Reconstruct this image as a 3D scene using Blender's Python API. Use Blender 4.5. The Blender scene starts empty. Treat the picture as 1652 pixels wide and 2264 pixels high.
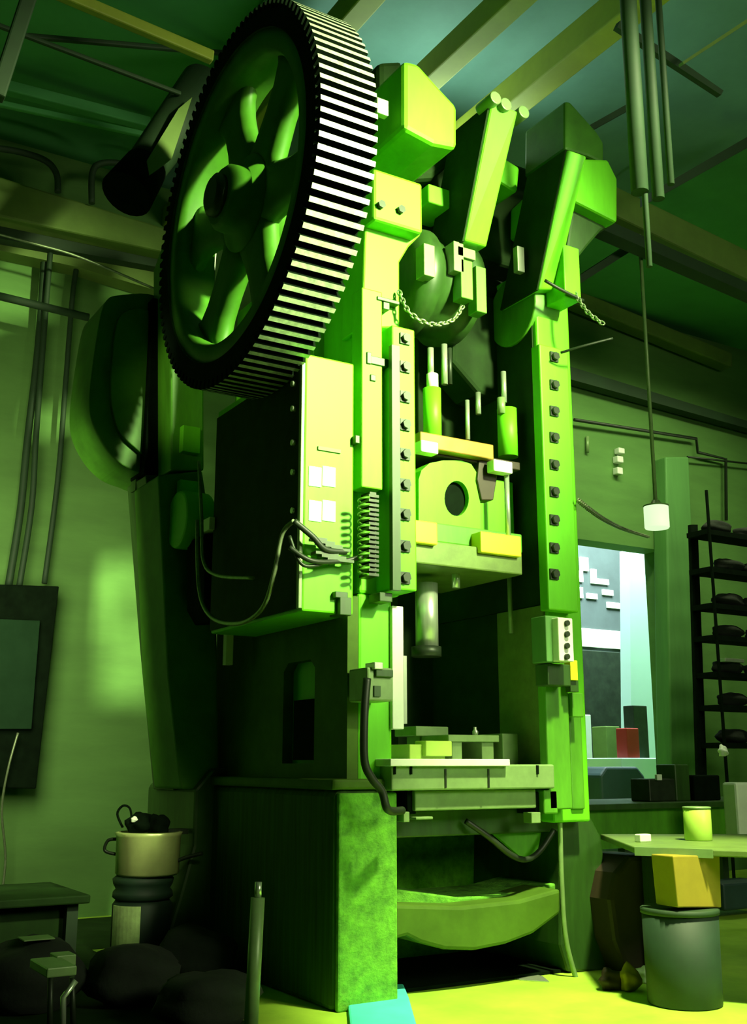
import bpy, bmesh, math, random
from mathutils import Vector, Matrix
random.seed(7)
S = bpy.context.scene
COL = S.collection

# ------------------------------------------------------------------ camera
FPX = 2400.0; CAMH = 1.25
PITCH = math.atan(558 / FPX); YAW = math.radians(31.4)
cam_d = bpy.data.cameras.new('camera'); cam = bpy.data.objects.new('camera', cam_d); COL.objects.link(cam)
cam_d.sensor_fit = 'VERTICAL'; cam_d.sensor_height = 24.0; cam_d.lens = 24.0 * FPX / 2264.0
cam_d.clip_start = 0.05; cam_d.clip_end = 200
cam.location = (0, 0, CAMH)
cam.rotation_euler = (math.pi / 2 + PITCH, 0, -YAW)
S.camera = cam

# ------------------------------------------------------------------ light
S.view_settings.view_transform = 'Standard'; S.view_settings.look = 'None'
S.view_settings.exposure = 0.0; S.view_settings.gamma = 1.0; S.view_settings.use_curve_mapping = False
W = bpy.data.worlds.new('world'); S.world = W; W.use_nodes = True
bg = W.node_tree.nodes['Background']; bg.inputs[0].default_value = (0.16, 0.42, 0.16, 1); bg.inputs[1].default_value = 0.06

def area(name, loc, target, sx, sy, power, color, spread=180):
    d = bpy.data.lights.new(name, 'AREA'); d.shape = 'RECTANGLE'; d.size = sx; d.size_y = sy
    d.energy = power; d.color = color; d.spread = math.radians(spread)
    o = bpy.data.objects.new(name, d); COL.objects.link(o); o.location = loc
    o.rotation_euler = (Vector(target) - Vector(loc)).to_track_quat('-Z', 'Y').to_euler()
    return o
def spot(name, loc, target, power, color, angle, blend, size):
    d = bpy.data.lights.new(name, 'SPOT'); d.energy = power; d.color = color
    d.spot_size = math.radians(angle); d.spot_blend = blend; d.shadow_soft_size = size
    o = bpy.data.objects.new(name, d); COL.objects.link(o); o.location = loc
    o.rotation_euler = (Vector(target) - Vector(loc)).to_track_quat('-Z', 'Y').to_euler()
    return o
# daylight through the open bay behind the photographer, a hall floodlight, daylight in the yard
area('bay_daylight', (6.5, -3.0, 4.6), (3.6, 5.3, 3.2), 2.6, 2.2, 130, (0.95, 1.0, 0.62), 100)
spot('hall_floodlight', (5.3, -1.2, 6.0), (3.05, 5.3, 3.95), 13500, (0.88, 1.0, 0.50), 38, 1.0, 0.30)
spot('floor_floodlight', (4.5, 2.2, 6.3), (4.35, 4.5, 0.0), 5200, (0.95, 1.0, 0.5), 32, 0.6, 0.2)
area('wall_fill_left', (1.35, 7.1, 2.5), (1.45, 9.5, 2.2), 1.2, 2.0, 72, (1.0, 1.0, 0.6), 150)  # unseen fill added to brighten the left of the back wall
spot('post_fill', (0.3, 5.8, 3.6), (2.80, 6.95, 3.9), 120, (0.95, 1.0, 0.6), 24, 0.8, 0.1)  # added out-of-view fill for the outboard post and belt guard
spot('canister_fill', (1.5, 1.5, 4.2), (2.45, 7.55, 0.45), 1000, (1.0, 1.0, 0.6), 9, 0.9, 0.2)  # added out-of-view fill aimed at the canister label
area('wall_fill_right', (9.0, 7.6, 6.2), (9.4, 9.5, 2.6), 4.0, 0.3, 85, (0.9, 1.0, 0.55), 120)  # unseen fill added to lift the right of the back wall
area('roof_fill', (4.6, 6.6, 6.05), (4.3, 5.4, 6.9), 1.6, 0.6, 30, (0.75, 1.0, 0.8), 180)  # unseen upward fill added to brighten the ceiling
area('yard_daylight', (11.5, 11.2, 6.5), (11.0, 13.5, 1.5), 4.0, 2.0, 1500, (0.80, 1.0, 0.98))

# ------------------------------------------------------------------ pixel -> place
_f = Vector((math.sin(YAW) * math.cos(PITCH), math.cos(YAW) * math.cos(PITCH), math.sin(PITCH)))
_r = Vector((math.cos(YAW), -math.sin(YAW), 0))
_u = Vector((-math.sin(YAW) * math.sin(PITCH), -math.cos(YAW) * math.sin(PITCH), math.cos(PITCH)))
_c = Vector((0, 0, CAMH))
def ray(x, y): return _f + _r * ((x - 826.0) / FPX) + _u * ((1132.0 - y) / FPX)
def atY(x, y, Y): d = ray(x, y); return _c + d * ((Y - _c.y) / d.y)
def atX(x, y, X): d = ray(x, y); return _c + d * ((X - _c.x) / d.x)
def atZ(x, y, Z): d = ray(x, y); return _c + d * ((Z - _c.z) / d.z)

# ------------------------------------------------------------------ materials
def lin(c):
    c = c / 255.0
    return c / 12.92 if c <= 0.04045 else ((c + 0.055) / 1.055) ** 2.4
MATS = {}
def mat(name, rgb, rough=0.5, metal=0.0, var=0.35, scale=6.0, bump=0.0, rgb2=None, stretch=(1, 1, 1), emit=None, estr=0, spec=0.5):
    m = bpy.data.materials.new(name); m.use_nodes = True; nt = m.node_tree; b = nt.nodes['Principled BSDF']
    b.inputs['Roughness'].default_value = rough; b.inputs['Metallic'].default_value = metal
    b.inputs['Specular IOR Level'].default_value = spec
    tc = nt.nodes.new('ShaderNodeTexCoord'); mp = nt.nodes.new('ShaderNodeMapping'); mp.inputs['Scale'].default_value = stretch
    nt.links.new(tc.outputs['Object'], mp.inputs['Vector'])
    n = nt.nodes.new('ShaderNodeTexNoise'); n.inputs['Scale'].default_value = scale; n.inputs['Detail'].default_value = 6
    n.inputs['Roughness'].default_value = 0.65
    nt.links.new(mp.outputs['Vector'], n.inputs['Vector'])
    r = nt.nodes.new('ShaderNodeValToRGB'); r.color_ramp.elements[0].position = 0.3; r.color_ramp.elements[1].position = 0.7
    nt.links.new(n.outputs['Fac'], r.inputs['Fac'])
    a = rgb; z = rgb2 if rgb2 else tuple(v * (1 - var) for v in rgb)
    r.color_ramp.elements[0].color = (*z, 1); r.color_ramp.elements[1].color = (*a, 1)
    nt.links.new(r.outputs['Color'], b.inputs['Base Color'])
    if bump:
        bn = nt.nodes.new('ShaderNodeBump'); bn.inputs['Strength'].default_value = bump; bn.inputs['Distance'].default_value = 0.02
        nt.links.new(n.outputs['Fac'], bn.inputs['Height']); nt.links.new(bn.outputs['Normal'], b.inputs['Normal'])
    if emit:
        b.inputs['Emission Color'].default_value = (*emit, 1); b.inputs['Emission Strength'].default_value = estr
    MATS[name] = m
    return m
paint = mat('press_paint', (0.135, 0.60, 0.010), 0.5, 0, 0.22, 4, stretch=(2, 2, 0.5), spec=0.3)
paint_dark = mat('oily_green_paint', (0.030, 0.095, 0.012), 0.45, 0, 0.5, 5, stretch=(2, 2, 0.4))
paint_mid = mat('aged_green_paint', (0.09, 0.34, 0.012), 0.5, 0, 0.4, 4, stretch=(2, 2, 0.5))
rust = mat('mossy_base_paint', (0.15, 0.50, 0.025), 0.85, 0, 0.5, 14, 0.7, rgb2=(0.05, 0.20, 0.012))
dark_shade = mat('dark_green_shade', (0.012, 0.040, 0.005), 0.75, 0, 0.5, 5, spec=0.15)  # deep shade painted into the colour; also the low bench's own dark tone
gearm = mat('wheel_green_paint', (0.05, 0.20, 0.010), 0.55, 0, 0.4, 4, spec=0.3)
boardm = mat('board_grey_green', (0.014, 0.040, 0.017), 1.0, 0, 0.3, 4, spec=0.0)
black = mat('black_grease', (0.004, 0.011, 0.004), 0.9, 0, 0.5, 8, spec=0.05)
streak_shaded = mat('streaked_shaded_green_paint', (0.035, 0.12, 0.008), 0.7, 0, 0.6, 5, stretch=(5, 5, 0.3), spec=0.2)  # pedestal flank: shade mixed into the colour, streaks are its own
cover = mat('olive_cover_paint', (0.07, 0.16, 0.012), 0.65, 0, 0.4, 3, spec=0.2)
iron = mat('dark_iron', (0.03, 0.05, 0.025), 0.45, 0.4, 0.5, 8)
steel = mat('bright_steel', (0.62, 0.74, 0.55), 0.3, 0.7, 0.2, 10, stretch=(4, 4, 0.5))
toothm = mat('worn_tooth_steel', (0.60, 0.75, 0.50), 0.35, 0.3, 0.55, 30)
white = mat('white_paint', (0.75, 0.85, 0.70), 0.5, 0, 0.15, 5)
olive = mat('olive_steel_plate', (0.15, 0.25, 0.05), 0.55, 0.1, 0.35, 8)
plate = mat('machined_grey_plate', (0.20, 0.34, 0.12), 0.4, 0.1, 0.25, 9)
brass = mat('brass_plate', (0.42, 0.28, 0.05), 0.35, 0.5, 0.4, 9)
brown = mat('dark_brown_steel', (0.03, 0.02, 0.006), 0.6, 0, 0.4, 5)
yellow = mat('yellow_paint', (0.75, 0.78, 0.02), 0.5, 0, 0.1, 6)
hose = mat('black_rubber_hose', (0.012, 0.025, 0.010), 0.5, 0, 0.3, 12)
conduit = mat('grey_flexible_conduit', (0.25, 0.34, 0.18), 0.4, 0.5, 0.4, 40)
chainm = mat('zinc_chain', (0.35, 0.45, 0.25), 0.35, 0.6, 0.3, 30)
wallm = mat('plaster_wall_paint', (0.10, 0.25, 0.05), 0.85, 0, 0.30, 1.2, 0.15, stretch=(0.6, 1, 2.5))
ceilm = mat('ceiling_sheet', (0.09, 0.40, 0.12), 0.8, 0, 0.3, 0.6)
tealm = mat('teal_roof_sheet', (0.16, 0.36, 0.30), 0.7, 0, 0.3, 0.8)
beamy = mat('yellow_green_beam_paint', (0.34, 0.42, 0.04), 0.6, 0, 0.25, 3)
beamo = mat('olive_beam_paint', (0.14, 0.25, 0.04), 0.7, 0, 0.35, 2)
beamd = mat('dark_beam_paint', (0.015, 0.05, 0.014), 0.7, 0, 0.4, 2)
floorm = mat('concrete_floor', (0.38, 0.64, 0.04), 0.7, 0, 0.35, 1.6, 0.15, rgb2=(0.20, 0.40, 0.02))
pillarm = mat('pillar_paint', (0.09, 0.27, 0.06), 0.7, 0, 0.3, 1.5, stretch=(3, 3, 0.3))
cyan = mat('cyan_cloth', (0.06, 0.75, 0.58), 0.8, 0, 0.2, 5)
mustard = mat('mustard_cardboard', (0.32, 0.26, 0.012), 0.8, 0, 0.25, 4)
drumm = mat('dark_teal_plastic', (0.014, 0.048, 0.022), 0.65, 0, 0.4, 3)
potm = mat('brass_pot_metal', (0.50, 0.60, 0.22), 0.32, 0.25, 0.2, 8)
labelm = mat('pale_label', (0.66, 0.95, 0.36), 0.7, 0, 0.35, 14)
redm = mat('red_plastic', (0.35, 0.02, 0.01), 0.5, 0, 0.2, 5)
facade = mat('yard_facade_grey', (0.055, 0.080, 0.075), 0.8, 0, 0.3, 2)
yardw = mat('yard_white_wall', (0.60, 0.85, 0.82), 0.8, 0, 0.08, 1)
bagm = mat('dark_sack_cloth', (0.006, 0.015, 0.005), 0.9, 0, 0.5, 6, 0.4)
tealcar = mat('dark_teal_tarpaulin', (0.02, 0.06, 0.06), 0.6, 0, 0.4, 3)
canm = mat('lime_can_paint', (0.45, 0.72, 0.10), 0.4, 0, 0.2, 5)
lampm = mat('lit_lamp_shade', (0.7, 0.8, 0.55), 0.5, 0, 0.05, 5, emit=(0.75, 1.0, 0.6), estr=1.0)
reflm = mat('window_reflection_glow', (0.7, 0.8, 0.5), 0.3, 0, 0.05, 5, emit=(0.9, 1.0, 0.45), estr=1.3)  # glow colour for the window reflections painted on the guard box

# ------------------------------------------------------------------ mesh building
class MB:
    def __init__(s): s.bm = bmesh.new()
    def prism(s, pts, vec, mi=0):
        """closed polygon pts (3-D) swept along vec"""
        vec = Vector(vec); a = [s.bm.verts.new(p) for p in pts]; b = [s.bm.verts.new(Vector(p) + vec) for p in pts]; n = len(a)
        fs = [s.bm.faces.new(a), s.bm.faces.new(b[::-1])]
        for i in range(n): fs.append(s.bm.faces.new((a[i], b[i], b[(i + 1) % n], a[(i + 1) % n])))
        for f in fs: f.material_index = mi
        return s
    def box(s, x0, x1, y0, y1, z0, z1, mi=0):
        return s.prism([(x0, y0, z0), (x1, y0, z0), (x1, y0, z1), (x0, y0, z1)], (0, y1 - y0, 0), mi)
    def cyl(s, p0, p1, r0, r1=None, seg=24, mi=0):
        p0 = Vector(p0); p1 = Vector(p1); r1 = r0 if r1 is None else r1
        d = (p1 - p0).normalized(); u = d.orthogonal().normalized(); v = d.cross(u)
        a, b = [], []
        for i in range(seg):
            t = 2 * math.pi * i / seg; w = u * math.cos(t) + v * math.sin(t)
            a.append(s.bm.verts.new(p0 + w * r0)); b.append(s.bm.verts.new(p1 + w * r1))
        fs = [s.bm.faces.new(a[::-1]), s.bm.faces.new(b)]
        for i in range(seg):
            f = s.bm.faces.new((a[i], a[(i + 1) % seg], b[(i + 1) % seg], b[i])); f.smooth = True; fs.append(f)
        for f in fs: f.material_index = mi
        return s
    def lathe(s, c, axis, prof, seg=40, mi=0):
        """prof: list of (distance along axis, radius), closed by caps"""
        c = Vector(c); d = Vector(axis).normalized(); u = d.orthogonal().normalized(); v = d.cross(u); rings = []
        for h, r in prof:
            rings.append([s.bm.verts.new(c + d * h + (u * math.cos(2 * math.pi * i / seg) + v * math.sin(2 * math.pi * i / seg)) * max(r, 1e-4)) for i in range(seg)])
        for k in range(len(rings) - 1):
            for i in range(seg):
                f = s.bm.faces.new((rings[k][i], rings[k][(i + 1) % seg], rings[k + 1][(i + 1) % seg], rings[k + 1][i])); f.smooth = True; f.material_index = mi
        s.bm.faces.new(rings[0][::-1]).material_index = mi; s.bm.faces.new(rings[-1]).material_index = mi
        return s
    def tube(s, pts, r, seg=10, mi=0):
        pts = [Vector(p) for p in pts]; rings = []
        up = None
        for i, p in enumerate(pts):
            d = (pts[min(i + 1, len(pts) - 1)] - pts[max(i - 1, 0)]).normalized()
            if up is None: up = d.orthogonal().normalized()
            up = (up - d * up.dot(d)).normalized(); v = d.cross(up)
            rr = r[i] if isinstance(r, (list, tuple)) else r
            rings.append([s.bm.verts.new(p + (up * math.cos(2 * math.pi * k / seg) + v * math.sin(2 * math.pi * k / seg)) * rr) for k in range(seg)])
        for k in range(len(rings) - 1):
            for i in range(seg):
                f = s.bm.faces.new((rings[k][i], rings[k][(i + 1) % seg], rings[k + 1][(i + 1) % seg], rings[k + 1][i])); f.smooth = True; f.material_index = mi
        s.bm.faces.new(rings[0][::-1]).material_index = mi; s.bm.faces.new(rings[-1]).material_index = mi
        return s
    def ringprism(s, outer, inner, vec, mi=0):
        """plate with a hole: outer and inner loops swept along vec"""
        vec = Vector(vec); loops = []
        for off in (Vector((0, 0, 0)), vec):
            o = [s.bm.verts.new(Vector(p) + off) for p in outer]; h = [s.bm.verts.new(Vector(p) + off) for p in inner]
            e = [s.bm.edges.new((l[i], l[(i + 1) % len(l)])) for l in (o, h) for i in range(len(l))]
            g = bmesh.ops.triangle_fill(s.bm, use_beauty=True, edges=e)
            loops.append((o, h))
        for q in (0, 1):
            A = loops[0][q]; Bq = loops[1][q]
            for i in range(len(A)):
                j = (i + 1) % len(A); s.bm.faces.new((A[i], A[j], Bq[j], Bq[i]))
        return s
    def lump(s, c, rx, ry, rz, seed=0, amp=0.15, mi=0):
        rnd = random.Random(seed)
        g = bmesh.ops.create_icosphere(s.bm, subdivisions=3, radius=1.0)
        ph = [rnd.uniform(0, 6) for _ in range(6)]
        for v in g['verts']:
            p = v.co.copy()
            k = 1 + amp * (math.sin(3 * p.x + ph[0]) * math.cos(4 * p.y + ph[1]) + 0.6 * math.sin(6 * p.z + ph[2] + 2 * p.x) + 0.4 * math.sin(9 * p.y + ph[3]))
            q = p * k
            v.co = Vector(c) + Vector((q.x * rx, q.y * ry, max(q.z, -0.8) * rz))
            for f in v.link_faces: f.smooth = True; f.material_index = mi
        return s
    def build(s, name, m, parent=None, bevel=0.0, seg=2):
        bm = s.bm; bmesh.ops.recalc_face_normals(bm, faces=bm.faces[:])
        vs = bm.verts
        lo = Vector([min(v.co[i] for v in vs) for i in range(3)]); hi = Vector([max(v.co[i] for v in vs) for i in range(3)])
        c = (lo + hi) / 2; c.z = lo.z
        bmesh.ops.translate(bm, vec=-c, verts=bm.verts[:])
        me = bpy.data.meshes.new(name); bm.to_mesh(me); bm.free()
        for q in (m if isinstance(m, (list, tuple)) else [m]): me.materials.append(q)
        o = bpy.data.objects.new(name, me); COL.objects.link(o)
        base = Vector((0, 0, 0))
        if parent:
            q = parent
            while q: base += q.location; q = q.parent
            o.parent = parent
        o.location = c - base
        if bevel:
            b = o.modifiers.new('bevel', 'BEVEL'); b.width = bevel; b.segments = seg; b.limit_method = 'ANGLE'; b.angle_limit = math.radians(40)
        return o
def thing(name, label, cat, loc, group=None):
    o = bpy.data.objects.new(name, None); COL.objects.link(o); o.location = loc; o.empty_display_size = 0.1
    o['label'] = label; o['category'] = cat
    if group: o['group'] = group
    return o
def tag(o, label, cat, group=None):
    o['label'] = label; o['category'] = cat
    if group: o['group'] = group
    return o
def struct(o, label=None, cat=None):
    o['kind'] = 'structure'
    if label: o['label'] = label
    if cat: o['category'] = cat
    return o
def R(x0, y0, x1, y1, Y):
    """pixel rectangle on the upright plane at depth Y -> x0,x1,z0,z1"""
    my = (y0 + y1) / 2; mx = (x0 + x1) / 2
    return atY(x0, my, Y).x, atY(x1, my, Y).x, atY(mx, y1, Y).z, atY(mx, y0, Y).z
def PB(rect, Y, d, mb=None, mi=0):
    x0, x1, z0, z1 = R(*rect, Y); mb = mb or MB(); return mb.box(x0, x1, Y, Y + d, z0, z1, mi)
def PP(pix, Y, d, mb=None, mi=0):
    mb = mb or MB(); return mb.prism([atY(x, y, Y) for x, y in pix], (0, d, 0), mi)
def spline(pts, n=6):
    """smooth curve through points"""
    P = [Vector(p) for p in pts]; out = []
    for i in range(len(P) - 1):
        p0 = P[max(i - 1, 0)]; p1 = P[i]; p2 = P[i + 1]; p3 = P[min(i + 2, len(P) - 1)]
        for k in range(n):
            t = k / n
            out.append(0.5 * ((2 * p1) + (p2 - p0) * t + (2 * p0 - 5 * p1 + 4 * p2 - p3) * t * t + (3 * p1 - p0 - 3 * p2 + p3) * t ** 3))
    out.append(P[-1]); return out
def chain(pts, link=0.05, r=0.006):
    """linked rings along a curve, one mesh"""
    P = spline(pts, 12); mb = MB()
    L = [0]
    for i in range(1, len(P)): L.append(L[-1] + (P[i] - P[i - 1]).length)
    n = int(L[-1] / (link * 0.72)); k = 0
    for j in range(n):
        s0 = j * link * 0.72
        while k < len(L) - 2 and L[k + 1] < s0: k += 1
        t = (s0 - L[k]) / max(L[k + 1] - L[k], 1e-6); c = P[k].lerp(P[k + 1], t); d = (P[k + 1] - P[k]).normalized()
        u = d.orthogonal().normalized(); v = d.cross(u); w = u if j % 2 else v
        ring = [c + d * (math.cos(a) * link / 2) + w * (math.sin(a) * link * 0.28) for a in [2 * math.pi * q / 10 for q in range(11)]]
        mb.tube(ring, r, 5)
    return mb

# ================================================================== SETTING
WY = 9.5; CZ = 6.9
fl = struct(MB().box(-6, 20, -6, 17, -0.2, 0).build('floor', floorm))
dx0, dx1, _, dz1 = R(1277, 1205, 1480, 1780, WY)
bw = MB(); bw.box(-6, dx0, WY, WY + 0.3, 0, CZ); bw.box(dx1, 20, WY, WY + 0.3, 0, CZ); bw.box(dx0, dx1, WY, WY + 0.3, dz1, CZ)
struct(bw.build('wall_back', wallm))
struct(MB().box(-6.3, -6, -6, WY + 0.3, 0, CZ).build('wall_left', wallm))
struct(MB().box(20, 20.3, -6, WY + 0.3, 0, CZ).build('wall_right', wallm))
struct(MB().box(-6, 20, -2.0, WY + 0.3, CZ, CZ + 0.15).build('ceiling', ceilm))
# teal roof sheets between the beams
struct(MB().box(3.0, 7.6, 2.0, WY, CZ - 0.03, CZ - 0.001).build('ceiling_panel', tealm))
# roof members
def beam(name, p0, p1, w, h, m):
    p0 = Vector(p0); p1 = Vector(p1); d = (p1 - p0).normalized(); s_ = d.cross(Vector((0, 0, 1))).normalized(); up = s_.cross(d)
    q = [p0 + s_ * (a * w / 2) + up * (b * h / 2) for a, b in ((-1, -1), (1, -1), (1, 1), (-1, 1))]
    return struct(MB().prism(q, p1 - p0).build(name, m, None, 0.012))
beam('trim_1', (4.20, 3.0, 6.40), (4.20, WY, 6.40), 0.17, 0.20, beamy)
beam('trim_2', (4.93, 3.0, 6.40), (4.93, WY, 6.40), 0.20, 0.24, beamy)
beam('trim_3', (3.42, 3.0, 6.55), (3.42, WY, 6.55), 0.17, 0.20, beamy)
beam('trim_4', atY(120, -20, 6.65), atY(470, 128, 6.65), 0.07, 0.09, beamy)
# wall head beams on the left: light upper flange, dark web, pale lower flange
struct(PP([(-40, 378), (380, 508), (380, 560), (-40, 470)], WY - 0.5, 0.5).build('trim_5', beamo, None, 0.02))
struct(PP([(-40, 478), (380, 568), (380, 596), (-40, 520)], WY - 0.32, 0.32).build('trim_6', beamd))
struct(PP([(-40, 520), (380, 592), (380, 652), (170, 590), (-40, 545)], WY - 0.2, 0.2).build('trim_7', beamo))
# right roof members
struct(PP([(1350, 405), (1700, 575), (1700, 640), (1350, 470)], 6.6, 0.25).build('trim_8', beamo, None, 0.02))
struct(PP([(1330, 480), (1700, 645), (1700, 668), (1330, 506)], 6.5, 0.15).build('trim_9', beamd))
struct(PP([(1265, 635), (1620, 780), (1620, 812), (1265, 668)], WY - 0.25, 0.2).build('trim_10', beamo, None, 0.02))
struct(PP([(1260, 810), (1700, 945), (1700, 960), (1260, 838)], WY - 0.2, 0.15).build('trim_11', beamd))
struct(PP([(1262, 640), (1262, 622), (1420, 520), (1420, 540)], 6.8, 0.15).build('trim_12', beamd))
struct(PP([(1440, 445), (1440, 425), (1700, 275), (1700, 300)], 5.5, 0.12).build('trim_13', beamd))
struct(PP([(1270, 310), (1262, 300), (1390, 228), (1396, 240)], 5.6, 0.06).build('trim_14', beamd))
struct(PP([(1512, 142), (1510, 136), (1700, 10), (1700, 20)], 4.4, 0.04).build('trim_15', beamo))
struct(PP([(1365, 60), (1372, 45), (1500, 130), (1600, 200), (1595, 210)], 4.6, 0.04).build('trim_16', beamd))
# left roof bracing
for i, (a, b, w) in enumerate([((-20, 50), (400, 208), 0.035), ((60, 80), (500, 118), 0.04), ((68, -20), (-8, 215), 0.09), ((-20, 185), (330, 275), 0.10), ((-20, 225), (330, 300), 0.05)]):
    m_ = beamd if i < 3 else ceilm
    Yb = (6.9, 7.2, 6.0, 8.4, 8.3)[i]
    p0 = atY(*a, Yb); p1 = atY(*b, Yb)
    beam('trim_%d' % (17 + i), p0, p1, w, w, m_)
struct(PP([(448, -20), (500, -20), (490, 260), (430, 260)], 8.2, 0.2).build('trim_22', beamo))
# pillar to the right of the yard door
struct(PP([(1472, 1010), (1524, 1010), (1556, 1790), (1486, 1790)], 9.27, 0.23).build('trim_23', pillarm, None, 0.02))
# conduit runs on the right wall
mbp = MB().tube([atY(1270, 928, 9.4), atY(1540, 970, 9.4), atY(1543, 1000, 9.4), atY(1605, 1015, 9.4), atY(1606, 1150, 9.4)], 0.022, 8)
tag(mbp.build('wall_conduit', hose), 'thin dark conduit stepping down the wall above the shelf rack', 'conduit')
mbp = MB().tube([atY(1520, 1010, 9.4), atY(1700, 1030, 9.4)], 0.014, 8)
tag(mbp.build('wall_conduit', hose), 'thin level conduit on the wall just right of the pillar', 'conduit')

# hanging dark pipes, right of the press
for i, (x, y0, y1, r, lab) in enumerate([(1415, 20, 425, 0.085, 'thick dark pipe hanging from roof, leftmost of the right-hand pipes'), (1436, -30, 590, 0.03, 'thin dark pipe hanging from roof between the two thick right-hand pipes'),
                                       (1456, -30, 440, 0.06, 'dark pipe hanging from roof directly above the lamp rod'), (1484, -30, 408, 0.035, 'slim dark pipe hanging from roof, rightmost of the right-hand pipes')]):
    Yp = 4.2; r *= .62
    a = atY(x, y1, Yp); b = Vector((a.x, Yp, CZ))
    tag(MB().cyl(b, a, r, seg=14).build('hanging_pipe', beamd), lab, 'pipe', 'pipes hanging right of the press')

# ================================================================== LEFT BACKGROUND
def wire(pix, Y, r, m, name, lab, cat, group=None, n=5):
    return tag(MB().tube(spline([atY(x, y, Y) for x, y in pix], n), r, 8).build(name, m), lab, cat, group)
G = 'drop pipes on the left wall'
wire([(100, 540), (85, 760), (60, 980), (45, 1130), (18, 1300)], 9.36, 0.032, beamd, 'drop_pipe', 'dark drop pipe on left wall, leftmost, running down behind the black board', 'pipe', G)
wire([(112, 548), (100, 700), (80, 960), (70, 1120), (42, 1300)], 9.30, 0.026, beamd, 'drop_pipe', 'dark drop pipe on left wall, second from left, close beside the leftmost', 'pipe', G)
wire([(180, 540), (162, 640), (145, 850), (128, 1060), (98, 1290)], 9.36, 0.024, beamd, 'drop_pipe', 'dark drop pipe on left wall, rightmost, ending at top right of the black board', 'pipe', G)
tag(MB().cyl(atY(-30, 648, 9.0), atY(196, 702, 9.0), 0.035, seg=10).build('sloping_rod', beamd), 'dark sloping rod crossing in front of the left drop pipes', 'rod')
wire([(-30, 510), (80, 540), (180, 570), (345, 640)], 8.9, 0.012, conduit, 'overhead_cable', 'thin pale cable slung below the roof beam at upper left', 'cable')
G = 'bent pipe hoops on the left roof beam'
wire([(-30, 325), (40, 335), (100, 355), (125, 385), (128, 425)], 8.95, 0.03, beamd, 'pipe_hoop', 'dark bent pipe hoop on roof beam at the left edge of the photo', 'pipe hoop', G)
wire([(203, 450), (204, 385), (222, 362), (270, 362), (330, 385)], 8.95, 0.03, beamd, 'pipe_hoop', 'dark bent pipe hoop on roof beam beside the slanted tube', 'pipe hoop', G)
t = thing('slanted_duct', 'dark slanted duct with black mouth sticking out behind the toothed wheel', 'duct', atY(380, 320, 7.6))
a = atY(452, 190, 7.1); b = atY(322, 370, 7.0); c = atY(280, 430, 6.95)
MB().cyl(a, b, 0.19, 0.15, 24).build('duct_tube', beamd, t)
MB().cyl(b, c, 0.16, 0.19, 24).build('duct_mouth', black, t)['label'] = 'flared black mouth of the duct'
# pale strap along the duct
MB().prism([atY(395, 240, 6.80), atY(425, 215, 6.80), atY(380, 350, 6.80), atY(330, 388, 6.80), atY(325, 355, 6.80)], (0, 0.03, 0)).build('duct_panel', beamo, t)['label'] = 'paler flat panel on the side of the duct'

# board on the wall
t = thing('switch_board', 'large black switch board hung on the left wall with grey panel', 'switch board', atY(55, 1740, 9.3))
PP([(-60, 1290), (131, 1296), (80, 1744), (-60, 1740)], 9.2, 0.28).build('board', black, t, 0.01)
PP([(-60, 1366), (89, 1372), (70, 1612), (-60, 1612)], 9.14, 0.06).build('front_panel', boardm, t, 0.006)
tb = MB().tube(spline([atY(40, 1620, 9.12), atY(18, 1700, 9.12), atY(4, 1790, 9.2), atY(12, 1900, 9.3), atY(0, 2000, 9.3)], 6), 0.010, 6)
tag(tb.build('board_cable', conduit), 'thin pale cable trailing down from the black switch board', 'cable')
# ================================================================== THE PRESS
def smooth2(pts, n=5):
    out = []; L = len(pts)
    for i in range(L):
        p0, p1, p2, p3 = [Vector((*pts[(i + k) % L], 0)) for k in (-1, 0, 1, 2)]
        for k in range(n):
            t = k / n; q = 0.5 * ((2 * p1) + (p2 - p0) * t + (2 * p0 - 5 * p1 + 4 * p2 - p3) * t * t + (3 * p1 - p0 - 3 * p2 + p3) * t ** 3)
            out.append((q.x, q.y))
    return out
P = thing('power_press', 'tall green geared power press with big toothed wheel on its left side', 'power press', (3.9, 6.2, 0))
def part(mb, name, m, bevel=0.012, parent=None, label=None):
    o = mb.build(name, m, parent or P, bevel)
    if label: o['label'] = label
    return o
YF = 5.3
# --- left upright
x0, x1, z0, z1 = R(768, 1310, 868, 1740, YF)
zt = atY(820, 470, YF).z
zm = atY(780, 1310, YF).z
mb = MB(); mb.box(x0 + .07, x1 + 0.0, YF, 7.15, z0, zm); mb.box(x0 + 0.075, x1 + .06, YF, 7.15, zm, zt)
up = part(mb, 'left_upright', paint, 0.02)
# side cover with a pocket on the left flank
XS = x0 + 0.07
def sx(px, py): q = atX(px, py, x0); return (q.y, q.z)
y0_, za = sx(768, 1720); y1_, _ = sx(486, 1700); _, zb = sx(620, 1362)
py0, pz0 = sx(694, 1688); py1, pz1 = sx(628, 1468)
oz0, oz1 = z0, zm - 0.02
mb = MB(); mb.ringprism([(x0, YF, oz0), (x0, 7.15, oz0), (x0, 7.15, oz1), (x0, YF, oz1)],
                        [(x0, py0, pz0), (x0, py1, pz0), (x0, py1, pz1 - .05), (x0, py1 - .06, pz1), (x0, py0 + .06, pz1), (x0, py0, pz1 - .05)], (0.069, 0, 0))
part(mb, 'side_cover', cover, 0, None, 'dull green side cover with a dark upright pocket')
mb = MB().box(x0 + 0.02, x0 + 0.068, py0 + .0, py1 - .1, pz0 + .02, pz0 + (pz1 - pz0) * .62)
part(mb, 'pocket_plate', black, 0.004, None, 'black plate inside the side pocket')
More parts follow.
